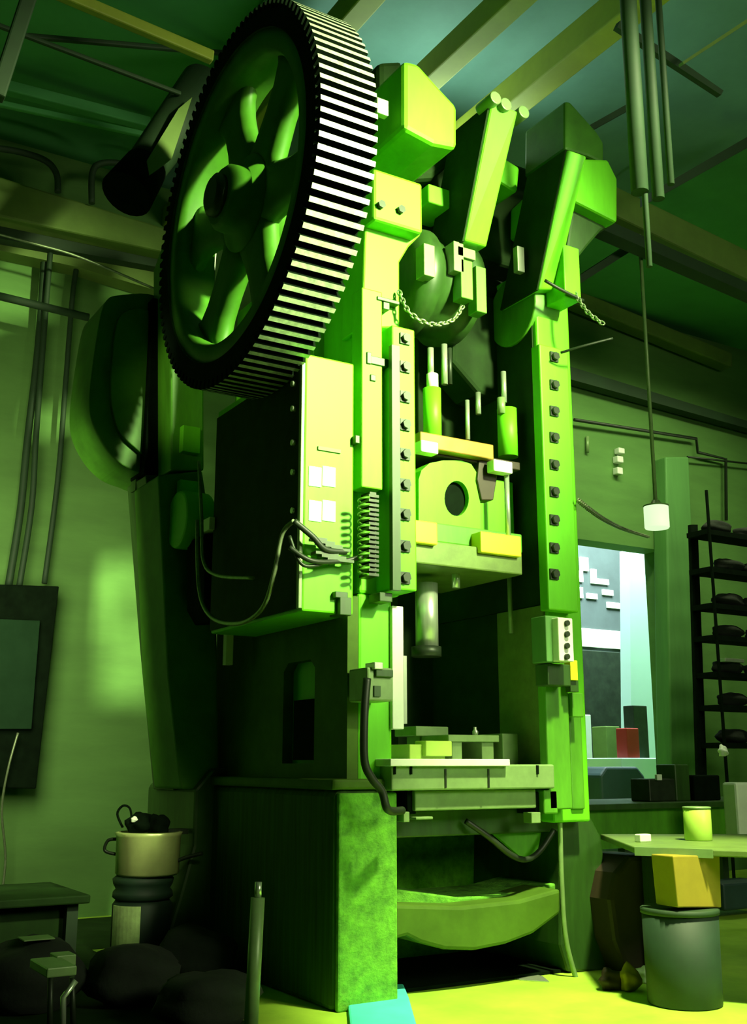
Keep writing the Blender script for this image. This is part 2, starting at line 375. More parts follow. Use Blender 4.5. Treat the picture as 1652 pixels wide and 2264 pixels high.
# --- base pedestal, left
bx0, bx1, bz0, bz1 = R(731, 1740, 872, 2230, YF)
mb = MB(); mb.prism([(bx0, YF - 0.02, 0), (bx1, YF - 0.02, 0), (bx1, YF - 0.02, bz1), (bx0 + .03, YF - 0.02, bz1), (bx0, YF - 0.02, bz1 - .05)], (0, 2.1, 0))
part(mb, 'left_pedestal', streak_shaded, 0.03)  # flank coloured dark to paint in its shade
part(MB().box(bx0 + .02, bx1 - .01, YF - .05, YF - .015, .0, bz1 - .03), 'pedestal_lit_front', rust, 0.01, None, 'mottled mossy green front of the left pedestal, painted lighter as its lit side')  # light on the front painted as a lighter colour; mottling is real texture
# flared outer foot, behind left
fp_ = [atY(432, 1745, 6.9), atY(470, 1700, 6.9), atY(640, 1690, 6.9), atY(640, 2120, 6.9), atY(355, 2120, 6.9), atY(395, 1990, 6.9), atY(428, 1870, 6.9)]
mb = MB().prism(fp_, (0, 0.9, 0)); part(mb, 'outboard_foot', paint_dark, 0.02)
# ledge on top of pedestal
mb = PB((735, 1722, 872, 1746), YF - 0.05, 1.9); part(mb, 'pedestal_ledge', cover, 0.015)
# --- gear guard panel box
gx0, gx1, gz0, gz1 = R(661, 790, 776, 1355, 5.2)
mb = MB().box(gx0 + .03, gx1 + .02, 5.2, 6.45, gz0, gz1)
gb = part(mb, 'guard_box', paint, 0.012, None, 'bright green guard box under the toothed wheel')
MB().box(gx0 + .02, gx0 + .045, 5.24, 6.44, gz0 + .02, gz1 - .05).build('side_shade_panel', dark_shade, gb)  # dark panel paints the guard box's left side as shaded
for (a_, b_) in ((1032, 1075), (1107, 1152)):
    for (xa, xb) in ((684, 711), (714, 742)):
        PB((xa, a_, xb, b_), 5.193, 0.012).build('reflection_patch', reflm, gb)['label'] = 'small glowing patch painted as a window reflection on the guard box'  # glowing patches painted for a window's reflection
PB((704, 990, 754, 998), 5.19, 0.02).build('nameplate', olive, gb)
PB((664, 800, 672, 1345), 5.18, 0.03).build('edge_strip', plate, gb, 0.004)
for yy in (850, 905, 980, 1045, 1130):
    q = atY(655, yy, 5.3); MB().cyl(q, q + Vector((-0.03, 0, 0)), 0.018, seg=8).build('bolt', steel, gb)
# web between the wheel and the left upright
mb = PP([(700, 690), (752, 590), (752, 805), (690, 805)], 5.75, 0.3); part(mb, 'bearing_web', paint_mid, 0.01)
mb = PB((758, 560, 790, 815), 5.6, 0.5); part(mb, 'bearing_plate', paint_dark, 0.01)
# --- gibs and bolts
def gib(rect, Y, d, name, bxp, ys, m=paint):
    g = part(PB(rect, Y, d), name, m, 0.01)
    for yy in ys:
        x_, _, z_, _ = R(bxp, yy - 10, bxp + 20, yy + 12, Y)
        c_ = atY(bxp + 10, yy, Y)
        b_ = MB().cyl(c_ + Vector((0, -0.035, 0)), c_ + Vector((0, 0.005, 0)), 0.028, seg=6)
        b_.box(c_.x - .034, c_.x + .034, Y - 0.012, Y + 0.002, c_.z - .034, c_.z + .034)
        b_.build('gib_bolt', iron, g)
    return g
LG = gib((868, 724, 920, 1305), 5.12, 0.30, 'left_gib', 884, (750, 812, 878, 940, 1005, 1072, 1138, 1208, 1278))
MB().box(*(lambda r: (r[0] - .004, r[0] + .05, 5.105, 5.14, r[2], r[3] - .12))(R(866, 724, 880, 1305, 5.12))).build('gib_shoe', paint_dark, LG)
# --- right upright and gib
rx0, rx1, rz0, rz1 = R(1207, 640, 1290, 1790, YF)
mb = MB().box(rx0 + 0.01, rx1 - .02, YF + .02, 7.15, 0.9, rz1 + .15); part(mb, 'right_upright', paint, 0.015)
RG = gib((1204, 770, 1268, 1350), 5.22, 0.09, 'right_gib', 1214, (790, 852, 910, 968, 1028, 1088, 1150, 1212, 1270))
PB((1248, 545, 1283, 660), 5.1, 0.25).build('gib_cap', paint, RG, 0.008)
mb = PB((1211, 1515, 1262, 1790), 5.22, 0.08); part(mb, 'right_lower_post', paint_mid, 0.01)
mb = PB((1262, 1560, 1290, 1790), 5.3, 0.4); part(mb, 'right_lower_rib', paint_mid, 0.01)
sx_ = rx0 - .002
yo = atX(1106, 1530, sx_).y
part(MB().box(sx_, sx_ + .03, 5.36, 6.9, 2.25, rz1 + .1), 'right_shade_plate', dark_shade, 0.004, None, 'dark plate with the shade of the right upright painted in')  # dark plate paints the upright's inner side as shaded
part(MB().box(sx_, sx_ + .03, yo + .002, 6.9, 1.25, 2.248), 'inner_shade_plate', dark_shade, 0.004, None, 'dark plate with the shade of the die space painted in')  # shade deep in the die space, painted as a dark plate
part(MB().box(sx_ - .012, sx_ + .03, 5.34, yo, 1.25, 2.246), 'inner_side_plate', olive, 0.004, None, 'olive steel side plate of the die space')
# --- crown
cx0, cx1, cz0, cz1 = R(830, 330, 1275, 540, 5.75)
mb = MB().box(cx0, cx1, 5.75, 7.1, cz0 - .1, cz1); part(mb, 'crown', dark_shade, 0.03)  # shade between the links put into the dark colour
mb = PB((826, 388, 935, 500), 5.1, 0.7); bb = part(mb, 'left_bearing_cap', paint, 0.02)
for xx in (840, 884):
    q = atY(xx, 455 + (xx - 840) * .25, 5.1); MB().cyl(q, q + Vector((0, -.03, 0)), .026, seg=6).build('cap_bolt', iron, bb)
mb = PP([(808, 490), (935, 505), (930, 520), (905, 545), (884, 580), (884, 725), (800, 725)], 5.22, 0.25); part(mb, 'upright_bracket', paint, 0.012)
PB((948, 415, 1008, 455), 5.45, 0.3).build('crown_lug', paint, P, 0.01)
# top boxes
tb_ = part(PP([(893, 132), (925, 140), (970, 190), (1012, 235), (1012, 328), (960, 318), (893, 282)], 4.95, 0.9), 'left_top_housing', paint, 0.03)
part(PP([(838, 135), (892, 132), (893, 282), (960, 318), (1010, 328), (1000, 360), (960, 395), (880, 400), (838, 380)], 5.5, 0.8), 'left_top_casting', dark_shade, 0.04)
PB((834, 218, 860, 252), 4.96, 0.05).build('grease_cup', steel, P, 0.006)
# inclined links
def link(front, Ys, depth, name, m):
    return part(MB().prism([atY(x, y, Y) for (x, y), Y in zip(front, Ys)], (0, depth, 0)), name, m, 0.012)
def lean_link(bl, br, tl, tr, Yb, depth, name):
    xl = atY(*bl, Yb).x; xr = atY(*br, Yb).x
    q = [atY(*bl, Yb), atY(*br, Yb), atX(*tr, xr), atX(*tl, xl)]
    l_ = part(MB().prism(q, (0, depth, 0)), name, paint, 0.012)
    MB().prism([q[0] + Vector((-.012, .012, 0)), q[3] + Vector((-.012, .012, 0)), q[3] + Vector((-.012, depth - .01, 0)), q[0] + Vector((-.012, depth - .01, 0))], (.016, 0, 0)).build('cheek_shade', dark_shade, l_)  # dark plate paints the link's left side as shaded
    return l_
l1 = lean_link((1028, 532), (1076, 546), (1087, 226), (1146, 246), 5.3, 0.45, 'left_link')
for xx, yy in ((1087, 224), (1110, 238), (1149, 255)):
    q = atY(xx, yy, 4.98); MB().cyl(q + Vector((0, -.05, 0)), q + Vector((0, .12, 0)), .045, seg=14).build('link_pin', plate, P, 0.006)
l2 = lean_link((1192, 640), (1230, 640), (1256, 330), (1298, 345), 5.22, 0.42, 'right_link')
part(PP([(1250, 222), (1262, 225), (1320, 290), (1336, 315), (1336, 362), (1300, 345), (1250, 330)], 5.12, 0.45), 'right_top_housing', gearm, 0.02)
part(PP([(1268, 372), (1290, 350), (1345, 352), (1366, 395), (1366, 492), (1268, 442)], 5.05, 0.7), 'right_bearing_cap', paint, 0.02)
part(PP([(1268, 442), (1366, 492), (1330, 510), (1300, 545), (1280, 570), (1250, 570)], 5.15, 0.6), 'right_bearing_seat', paint_dark, 0.02)
part(PP([(1110, 345), (1150, 370), (1145, 425), (1098, 395)], 5.4, 0.3), 'cross_tie', paint, 0.02)
# crankshaft and connecting rod
q = atY(985, 625, 5.55); CRZ = 4.57
part(MB().cyl((2.7, 5.9, CRZ), (5.0, 5.9, CRZ), 0.16, seg=28), 'crankshaft', iron, 0)
cr = part(MB().lathe((atY(900, 620, 5.6).x, 5.75, 4.45), (1, 0, 0), [(0, .24), (.02, .36), (.14, .38), (.16, .34), (.36, .34), (.38, .38), (.50, .36), (.52, .24)], 40), 'connecting_rod', paint_dark, 0)
for rc in ((938, 540, 962, 610), (1004, 535, 1026, 600), (1012, 548, 1052, 570), (1020, 575, 1046, 660), (1054, 590, 1076, 690)):
    PB(rc, 5.34, 0.1).build('rod_cap_bolt', plate if rc[1] < 560 else paint_mid, cr, 0.005)
part(MB().cyl((atY(1160, 640, 5.4).x, 5.55, 4.35), (atY(1215, 640, 5.4).x, 5.55, 4.35), 0.26, seg=28), 'right_strap', paint_mid, 0.01)
PB((1145, 545, 1160, 600), 5.3, 0.05).build('oil_tube', steel, P, 0.004)
# pitman and dark interior
part(PB((925, 700, 1200, 1010), 6.1, 0.4), 'slide_back', dark_shade, 0.01)
part(PP([(1005, 660), (1150, 640), (1195, 760), (1150, 900), (1060, 870), (1000, 800)], 5.75, 0.3), 'pitman', dark_shade, 0.03)
# adjusting screws and rods above the slide
def rod(px, ya, yb, Y, rpx, m, name):
    a_ = atY(px, ya, Y); b_ = atY(px, yb, Y); r_ = rpx * (a_ - _c).dot(_f) / FPX
    return part(MB().cyl((a_.x, Y, b_.z), (a_.x, Y, a_.z), r_, seg=18), name, m, 0)
rod(955, 860, 975, 5.5, 20, paint, 'slide_screw'); rod(956, 828, 866, 5.5, 13, white, 'screw_collar'); rod(952, 770, 832, 5.5, 7, steel, 'screw_spindle')
rod(982, 762, 850, 5.6, 7, steel, 'screw_spindle'); rod(994, 770, 850, 5.6, 5, iron, 'screw_spindle')
rod(1121, 905, 1010, 5.5, 22, paint, 'slide_screw'); rod(1108, 880, 915, 5.48, 9, plate, 'screw_collar'); rod(1113, 822, 890, 5.5, 6, steel, 'screw_spindle')
rod(1033, 885, 972, 5.6, 5, steel, 'thin_rod'); rod(1057, 868, 916, 5.6, 6, steel, 'thin_rod')
# slide (ram)
part(PB((930, 968, 1092, 1002), 5.35, 0.4), 'cross_plate', brass, 0.008)
part(PB((922, 1002, 1150, 1020), 5.42, 0.5), 'spacer_plate', brown, 0.006)
for rc in ((932, 975, 970, 1001), (1093, 1018, 1134, 1044)): PB(rc, 5.3, 0.08).build('clamp_nut', white, P, 0.008)
Yr = 5.42
arch = [(926, 1200), (926, 1060), (932, 1040), (950, 1024), (980, 1018), (1020, 1018), (1042, 1026), (1056, 1048), (1062, 1090), (1062, 1200)]
hole = [(1010 + 27 * math.cos(a_), 1102 + 39 * math.sin(a_)) for a_ in [2 * math.pi * k / 28 for k in range(28)]]
mb = MB().ringprism([atY(x, y, Yr) for x, y in arch], [atY(x, y, Yr) for x, y in hole], (0, 0.35, 0))
sl = part(mb, 'slide', paint, 0, None, 'bright green arched slide with a round bore')
PP([(x, y) for x, y in hole], Yr + 0.04, 0.02).build('bore_shade_disc', black, sl)  # black disc paints the dark depth of the bore
part(PB((1060, 1060, 1137, 1190), 5.55, 0.3), 'slide_wing', paint, 0.01)
part(PP([(1060, 1018), (1106, 1018), (1092, 1106), (1066, 1106), (1056, 1060)], 5.40, 0.1), 'wedge', brown, 0.008)
rod(1120, 1050, 1185, 5.36, 6, steel, 'guide_rod')
part(PB((918, 1165, 1155, 1208), 5.36, 0.7), 'slide_flange', paint_mid, 0.01)
part(PB((918, 1206, 1155, 1258), 5.30, 0.9), 'slide_plate', olive, 0.01)
for rc in ((917, 1152, 968, 1202), (1064, 1180, 1153, 1226)): PB(rc, 5.26, 0.12).build('yellow_clamp', yellow, P, 0.008)['label'] = 'yellow clamp block'
# punch and die area
rod(943, 1290, 1432, 5.6, 25, steel, 'punch'); rod(943, 1430, 1452, 5.6, 33, iron, 'punch_collar')
rod(1008, 1255, 1300, 5.5, 9, steel, 'ejector_pin'); rod(1126, 1262, 1400, 5.6, 5, plate, 'ejector_pin')
part(PB((880, 1250, 1215, 1700), 6.6, 0.3), 'die_space_back', dark_shade, 0, None, 'very dark back of the die space')
part(PB((868, 1340, 893, 1612), 5.27, 0.10), 'guide_strip', white, 0.005, None, 'white upright guide strip'); part(PB((893, 1450, 900, 1600), 5.3, 0.04), 'guide_rail', steel, 0)
# bolster, bed
part(PB((866, 1690, 1227, 1746), 5.18, 1.8), 'bolster', plate, 0.01)
part(PB((864, 1678, 1128, 1694), 5.14, 1.2), 'bolster_top_plate', white, 0.004, None, 'pale machined top plate')
for xx in (985, 1080): PB((xx, 1700, xx + 3, 1742), 5.172, 0.02).build('bolster_joint', iron, P)
for xx in (872, 908, 1188): PB((xx, 1692, xx + 4, 1712), 5.17, 0.03).build('tee_slot', black, P)
part(PB((918, 1746, 1186, 1790), 5.24, 1.7), 'bed_front', plate, 0.008)
for rc in ((901, 1747, 920, 1800), (1184, 1752, 1204, 1800)): PB(rc, 5.27, 0.3).build('bed_slot_post', black, P, 0.004)
part(PB((1204, 1746, 1234, 1800), 5.22, 1.0), 'bed_end', paint_mid, 0.01)
for rc in ((893, 1795, 906, 1818), (1176, 1796, 1196, 1820), (920, 1806, 958, 1812)): PB(rc, 5.22, 0.08).build('bed_lug', plate, P, 0.004)
part(PB((872, 1788, 1240, 1846), 5.45, 1.6), 'bed', paint_dark, 0.01)
part(PB((860, 1836, 1250, 2110), 6.35, 0.3), 'base_back', rust, 0, None, 'mottled lit back wall inside the base opening')
part(PP([(872, 2000), (1020, 2004), (1150, 1990), (1240, 1965), (1240, 2020), (1180, 2065), (1120, 2088), (1050, 2102), (985, 2100), (930, 2085), (900, 2070), (872, 2078)], 5.32, 0.35), 'base_crossbeam', cover, 0.02, None, 'green lower cross beam with a sagging underside')
part(PP([(872, 1965), (1020, 1985), (1150, 1975), (1240, 1950), (1240, 1972), (1150, 1998), (1020, 2012), (872, 2008)], 5.5, 0.55), 'base_shelf', rust, 0.01)
part(MB().box(bx1 + .02, rx1 - .15, 5.50, 7.1, 0, .02), 'floor_shade_plate', black, 0, None, 'black sheet added on the floor as the shade under the press')  # added dark sheet, paints the shade beneath the press
part(PP([(1068, 1822), (1100, 1832), (1150, 1838), (1198, 1840), (1190, 1880), (1165, 1896), (1150, 1894)], 5.5, 0.03), 'drip_tray', paint_mid, 0.004)
part(MB().tube(spline([atY(1030, 1815, 5.4), atY(1080, 1850, 5.36), atY(1130, 1890, 5.36), atY(1165, 1900, 5.38), atY(1195, 1880, 5.4), atY(1225, 1835, 5.4)], 6), 0.018, 8), 'drain_hose', hose, 0)
part(PP([(1238, 1790), (1300, 1790), (1330, 1850), (1352, 1990), (1372, 2150), (1258, 2150), (1240, 2090)], 5.45, 1.5), 'right_pedestal', paint_dark, 0.02)
part(MB().tube(spline([atY(1238, 1800, 5.36), atY(1242, 1950, 5.36), atY(1252, 2080, 5.36), atY(1282, 2190, 5.36)], 6), 0.016, 8), 'pedestal_pipe', plate, 0)
# --- rear outboard post and its bearing
PX = 6.95
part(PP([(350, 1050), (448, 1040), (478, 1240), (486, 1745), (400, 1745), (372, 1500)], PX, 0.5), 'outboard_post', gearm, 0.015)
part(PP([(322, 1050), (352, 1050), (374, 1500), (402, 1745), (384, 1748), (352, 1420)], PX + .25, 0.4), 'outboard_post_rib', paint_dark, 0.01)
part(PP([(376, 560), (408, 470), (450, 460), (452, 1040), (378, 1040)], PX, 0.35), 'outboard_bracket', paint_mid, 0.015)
for rc in ((426, 585, 456, 745), (404, 942, 444, 1000), (398, 1062, 440, 1100)): PB(rc, PX - 0.06, 0.08).build('bracket_plate', paint, P, 0.006)
q = atY(415, 1160, PX); part(MB().cyl((q.x - .13, PX - .12, q.z), (q.x + .08, PX - .12, q.z), 0.2, seg=26), 'outboard_bearing', paint, 0.02)
# dark box with a bright bar, low on the left flank
part(PP([(452, 1180), (562, 1178), (566, 1368), (470, 1372), (452, 1340)], 6.5, 0.3), 'terminal_box', black, 0.01)
part(PB((463, 1148, 562, 1176), 6.42, 0.15), 'light_bar', white, 0.006, None, 'short white bar')
part(PB((500, 1398, 516, 1470), 6.6, 0.05), 'white_tag', white, 0.003); part(PB((486, 1440, 503, 1474), 6.58, 0.05), 'yellow_tag', yellow, 0.003, None, 'small yellow tag')
# conduits looping on the left flank
part(MB().tube(spline([atX(440, 1020, 2.62), atX(446, 1150, 2.60), atX(450, 1240, 2.6), atX(480, 1272, 2.6), atX(560, 1278, 2.64)], 6), 0.012, 8), 'conduit', conduit, 0)
part(MB().tube(spline([atX(436, 1150, 2.60), atX(440, 1300, 2.60), atX(468, 1365, 2.6), atX(530, 1378, 2.6), atX(580, 1345, 2.62), atX(606, 1270, 2.62), atX(625, 1180, 2.64), atX(650, 1152, 2.66)], 6), 0.013, 8), 'conduit', conduit, 0)
part(MB().tube(spline([atY(650, 1152, 5.12), atY(690, 1185, 5.1), atY(720, 1215, 5.1), atY(765, 1220, 5.12)], 6), 0.018, 8), 'conduit', hose, 0)
part(MB().tube(spline([atY(640, 1210, 5.12), atY(690, 1240, 5.08), atY(760, 1240, 5.12), atY(800, 1230, 5.12)], 6), 0.014, 8), 'conduit', hose, 0)
part(MB().tube(spline([atY(640, 1185, 5.14), atY(665, 1245, 5.1), atY(700, 1250, 5.1), atY(735, 1235, 5.12)], 6), 0.010, 8), 'conduit', iron, 0)
mb = MB()
for k in range(9): mb.box(*R(690 + (k * 13) % 60, 1190 + k * 6, 720 + (k * 17) % 60, 1197 + k * 6, 5.12)[:2], 5.1, 5.16, *R(690, 1190 + k * 6, 720, 1196 + k * 6, 5.12)[2:])
part(mb, 'pipe_manifold', paint_dark, 0)
# coil spring and rack beside the left gib
q0 = atY(800, 1270, 5.1); q1 = atY(800, 1100, 5.1)
pts = [Vector((q0.x + .03 * math.cos(t_), 5.08 + .03 * math.sin(t_), q0.z + (q1.z - q0.z) * t_ / (2 * math.pi * 11))) for t_ in [k * 2 * math.pi / 12 for k in range(12 * 11)]]
part(MB().tube(pts, 0.007, 6), 'coil_spring', paint_mid, 0)
rk = MB(); 
for k in range(18):
    yy = 1095 + k * 10.2; rk.box(*R(812, yy, 834, yy + 6, 5.13)[:2], 5.11, 5.22, *R(812, yy, 834, yy + 6, 5.13)[2:])
rk.box(*R(818, 1088, 832, 1275, 5.16)[:2], 5.16, 5.26, *R(818, 1088, 832, 1275, 5.16)[2:]); part(rk, 'rack_bar', iron, 0)
# small fittings on the left upright
for rc in ((812, 778, 822, 804), (820, 790, 860, 808), (835, 660, 884, 668), (848, 668, 862, 684), (820, 828, 832, 842), (786, 962, 796, 980), (742, 1308, 770, 1322), (752, 1320, 778, 1360), (840, 1310, 868, 1330)):
    PB(rc, 5.16, 0.12).build('small_bracket', paint_dark, P, 0.004)
part(PB((800, 640, 846, 1080), 5.17, 0.12), 'upright_cover_plate', paint, 0.008)
# control boxes
cb = part(PB((1236, 1366, 1268, 1462), 5.0, 0.12), 'push_button_box', white, 0.006, None, 'pale push-button box with four dark buttons')
for yy in (1378, 1402, 1428, 1452):
    q = atY(1252, yy, 5.0); MB().cyl(q + Vector((0, -.018, 0)), q, 0.017, seg=14).build('button', iron, cb)
part(PB((1208, 1362, 1238, 1464), 5.06, 0.14), 'button_box_bracket', MATS['pillar_paint'], 0.006)
part(PB((1212, 1468, 1262, 1516), 5.1, 0.12), 'lower_bracket', paint_dark, 0.006)
part(PB((1262, 1460, 1278, 1504), 5.12, 0.06), 'yellow_switch', yellow, 0.004, None, 'yellow switch')
part(PB((1262, 1504, 1280, 1530), 5.14, 0.05), 'green_switch', MATS['oily_green_paint'], 0.004); part(PB((1266, 1532, 1290, 1585), 5.2, 0.05), 'small_tag', paint_mid, 0.004)
vb = part(PB((812, 1476, 870, 1550), 5.08, 0.2), 'air_valve', plate, 0.01, None, 'grey-green air valve block')
PB((828, 1464, 848, 1480), 5.05, 0.1).build('valve_cap', steel, vb, 0.005); PB((832, 1480, 870, 1497), 5.06, 0.1).build('valve_solenoid', paint_dark, vb, 0.005); PB((828, 1516, 842, 1540), 5.07, 0.05).build('valve_port', paint_dark, vb)
part(MB().tube(spline([atY(812, 1500, 5.05), atY(806, 1580, 5.04), atY(806, 1680, 5.04), atY(822, 1720, 5.04), atY(845, 1750, 5.04), atY(858, 1790, 5.04), atY(890, 1792, 5.1)], 7), 0.022, 10), 'air_hose', hose, 0)
# chains
for pts_, nm in (([atY(884, 648, 5.18), atY(905, 690, 5.12), atY(950, 716, 5.1), atY(1000, 708, 5.1), atY(1028, 670, 5.14)], 'loop_chain'),
                 ([atY(1272, 650, 5.1), atY(1300, 690, 5.0), atY(1340, 720, 4.9)], 'short_chain')):
    part(chain(pts_, 0.045, 0.0055), nm, chainm, 0)
tag(chain([atY(1278, 1106, 5.2), atY(1330, 1145, 5.9), atY(1380, 1170, 7.2), atY(1436, 1188, 8.55)], 0.05, 0.006).build('barrier_chain', chainm), 'slack pale chain from the press post across to the pillar', 'chain')
part(MB().tube(spline([atY(1205, 620, 5.1), atY(1240, 640, 5.08), atY(1290, 665, 5.08)], 5), 0.012, 6), 'chain_hanger', hose, 0)
part(MB().tube(spline([atY(1240, 780, 5.12), atY(1290, 765, 5.0), atY(1355, 748, 4.9)], 5), 0.009, 6), 'release_lever', hose, 0)
# vertical grease pipe in front of the pedestal
# --- the toothed wheel
GX, GY, GZ, GR, GW = 2.35, 5.53, 4.57, 1.16, 0.345
gear = bpy.data.objects.new('bull_gear', None); COL.objects.link(gear); gear.parent = P; gear.location = Vector((GX, GY, GZ)) - P.location
gear['label'] = 'big spoked toothed wheel'
def gy(r, a, x): return Vector((x, GY + r * math.cos(a), GZ + r * math.sin(a)))
NT = 108; mb = MB(); bm = mb.bm
prof = []
for k in range(NT):
    for fr, r_ in ((0.0, GR - .055), (0.28, GR - .055), (0.40, GR), (0.82, GR), (0.94, GR - .055)): prof.append((2 * math.pi * (k + fr) / NT, r_, fr))
A = [bm.verts.new(gy(r_, a_, GX)) for a_, r_, _ in prof]; Bv = [bm.verts.new(gy(r_, a_, GX + GW)) for a_, r_, _ in prof]
RI = GR - 0.16
Ai = [bm.verts.new(gy(RI, a_, GX)) for a_, _, _ in prof]; Bi = [bm.verts.new(gy(RI, a_, GX + GW)) for a_, _, _ in prof]
n = len(prof)
for i in range(n):
    j = (i + 1) % n; fr = prof[i][2]
    f = bm.faces.new((A[i], A[j], Bv[j], Bv[i])); f.material_index = 1 if fr == 0.40 else 2
    bm.faces.new((A[i], Ai[i], Ai[j], A[j])).material_index = 2 if prof[i][1] >= GR else 2
    bm.faces.new((Bv[i], Bv[j], Bi[j], Bi[i])).material_index = 0
    bm.faces.new((Ai[i], Bi[i], Bi[j], Ai[j])).material_index = 0
mb.build('toothed_rim', [paint_dark, toothm, black], gear)
# inner painted ring
mb = MB(); 
seg = 96; prof2 = [(GX + .015, RI + .01), (GX + .015, RI - .11), (GX + .06, RI - .13), (GX + GW - .06, RI - .13), (GX + GW - .02, RI + .01)]
rings = [[mb.bm.verts.new(gy(r_, 2 * math.pi * i / seg, x_)) for i in range(seg)] for x_, r_ in prof2]
for k in range(len(rings)):
    k2 = (k + 1) % len(rings)
    for i in range(seg):
        f = mb.bm.faces.new((rings[k][i], rings[k][(i + 1) % seg], rings[k2][(i + 1) % seg], rings[k2][i])); f.smooth = True
mb.build('inner_rim', gearm, gear)
MB().lathe((GX - .06, GY, GZ), (1, 0, 0), [(0, .17), (.03, .20), (.12, .21), (.16, .30), (.34, .30), (.40, .26), (.48, .24)], 48).build('hub', gearm, gear)
MB().lathe((GX - .12, GY, GZ), (1, 0, 0), [(0, .10), (.02, .13), (.10, .13)], 32).build('shaft_end', iron, gear)
for k in range(6):
    a_ = math.radians(190 + 60 * k); d_ = Vector((0, math.cos(a_), math.sin(a_))); w_ = Vector((0, -math.sin(a_), math.cos(a_)))
    mb = MB(); rs = []
    for t_, hw in ((.22, .24), (.34, .185), (.54, .15), (.70, .155), (.82, .20), (.90, .32)):
        c_ = Vector((GX + .17, GY, GZ)) + d_ * t_
        rs.append([mb.bm.verts.new(c_ + w_ * (hw * math.cos(q)) + Vector((1, 0, 0)) * (.085 * max(-.75, min(.75, math.sin(q))))) for q in [2 * math.pi * i / 16 for i in range(16)]])
    for u in range(len(rs) - 1):
        for i in range(16):
            f = mb.bm.faces.new((rs[u][i], rs[u][(i + 1) % 16], rs[u + 1][(i + 1) % 16], rs[u + 1][i])); f.smooth = True
    mb.bm.faces.new(rs[0]); mb.bm.faces.new(rs[-1])
    mb.build('spoke', gearm, gear)
# --- belt guard behind, left
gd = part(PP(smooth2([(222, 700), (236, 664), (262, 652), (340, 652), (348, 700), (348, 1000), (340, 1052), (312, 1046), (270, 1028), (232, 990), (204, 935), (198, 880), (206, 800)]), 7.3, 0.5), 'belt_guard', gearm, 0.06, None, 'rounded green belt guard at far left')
PP(smooth2([(258, 720), (275, 690), (322, 684), (330, 720), (330, 970), (322, 1004), (296, 988), (262, 950), (246, 880), (250, 780)]), 7.26, 0.06).build('guard_face', gearm, gd, 0.03)
part(PB((328, 660, 372, 1050), 7.2, 0.3), 'flywheel_edge', black, 0.01)
PB((300, 1040, 322, 1085), 7.4, 0.1).build('guard_bracket', paint_dark, gd)

# ================================================================== THINGS ON AND AROUND THE PRESS
# die pieces on the bolster
mb = PB((906, 1646, 985, 1680), 5.5, 0.3); PB((942, 1638, 1000, 1672), 5.46, 0.12, mb)
tag(mb.build('die_block', MATS['lime_can_paint'], None, 0.006), 'pale stepped die block at the left of the press table', 'die block')
mb = PB((920, 1606, 992, 1628), 5.75, 0.25); mb.box(*R(928, 1626, 985, 1682, 5.8)[:2], 5.8, 5.95, *R(928, 1626, 985, 1682, 5.8)[2:])
tag(mb.build('die_block', plate, None, 0.006), 'rear grey-green die block behind the pale stepped block', 'die block')
t = thing('die_stand', 'pale flat plate on two short legs at the middle of the press table', 'die stand', atY(1050, 1680, 5.6))
PB((992, 1625, 1104, 1640), 5.5, 0.3).build('top_plate', plate, t, 0.004)
for rc in ((1000, 1639, 1022, 1681), (1066, 1639, 1092, 1681)): PB(rc, 5.52, 0.22).build('leg', plate, t, 0.004)
q = atY(1051, 1625, 5.62); tag(MB().lathe((q.x, 5.62, q.z), (0, 0, 1), [(0, .018), (.02, .02), (.035, .01), (.05, .01)], 16).build('small_cup', steel), 'tiny steel cup standing on the die stand plate', 'cup')
tag(PB((1112, 1622, 1146, 1692), 5.5, 0.25).build('steel_block', plate, None, 0.005), 'grey upright steel block at the right of the press table', 'block')

# pole in front of the pedestal
a = atY(562, 2270, 4.75); t = thing('steel_pole', 'pale green upright pole standing before the press pedestal', 'pole', (a.x, 4.75, 0))
r_ = 16 * (a - _c).dot(_f) / FPX; zt_ = atY(562, 1985, 4.75).z
MB().cyl((a.x - .02, 4.75, 0), (a.x + .004, 4.75, zt_), r_, seg=18).build('tube', MATS['machined_grey_plate'], t)
MB().cyl((a.x + .004, 4.75, zt_ - .002), (a.x + .005, 4.75, atY(569, 1950, 4.75).z), r_ * .5, seg=14).build('tip', steel, t)
# cyan cloth
a = [(768, 2222), (800, 2205), (850, 2190), (893, 2188), (904, 2215), (925, 2290), (775, 2300)]
vs = [atZ(x, y, 0.0) for x, y in a]
mb = MB(); 
top = [Vector((v.x, v.y, 0.035 + 0.02 * math.sin(3 * i))) for i, v in enumerate(vs)]
mb.prism([(v.x, v.y, 0.002) for v in vs], (0, 0, 0.03))
tag(mb.build('floor_cloth', cyan, None, 0.012), 'bright cyan cloth lying on the floor at the press foot', 'cloth')

# pot stack, left
c = atZ(308, 2140, 0.0); dep = (c - _c).dot(_f); k_ = dep / FPX
def hz(y): return CAMH + (1690 - y) * k_ 
t = thing('canister', 'dark upright canister with pale label on its left front', 'canister', c)
MB().lathe((c.x, c.y, 0), (0, 0, 1), [(0, 62 * k_), (.01, 66 * k_), (hz(1990) - .01, 66 * k_), (hz(1985), 60 * k_)], 36).build('body', drumm, t)
dirv = (Vector((0, 0, 0)) - Vector((c.x, c.y, 0))).normalized(); sv = Vector((-dirv.y, dirv.x, 0))
mb = MB(); lp = []
for i in range(9):
    ang = math.radians(-2 + (-62) * (i / 8.0)); w = dirv * math.cos(ang) + sv * (-math.sin(ang)) * -1
    lp.append(Vector((c.x, c.y, 0)) + w * 67 * k_)
rr = [[mb.bm.verts.new((p.x, p.y, z_)) for p in lp] for z_ in (hz(2104), hz(1992))]
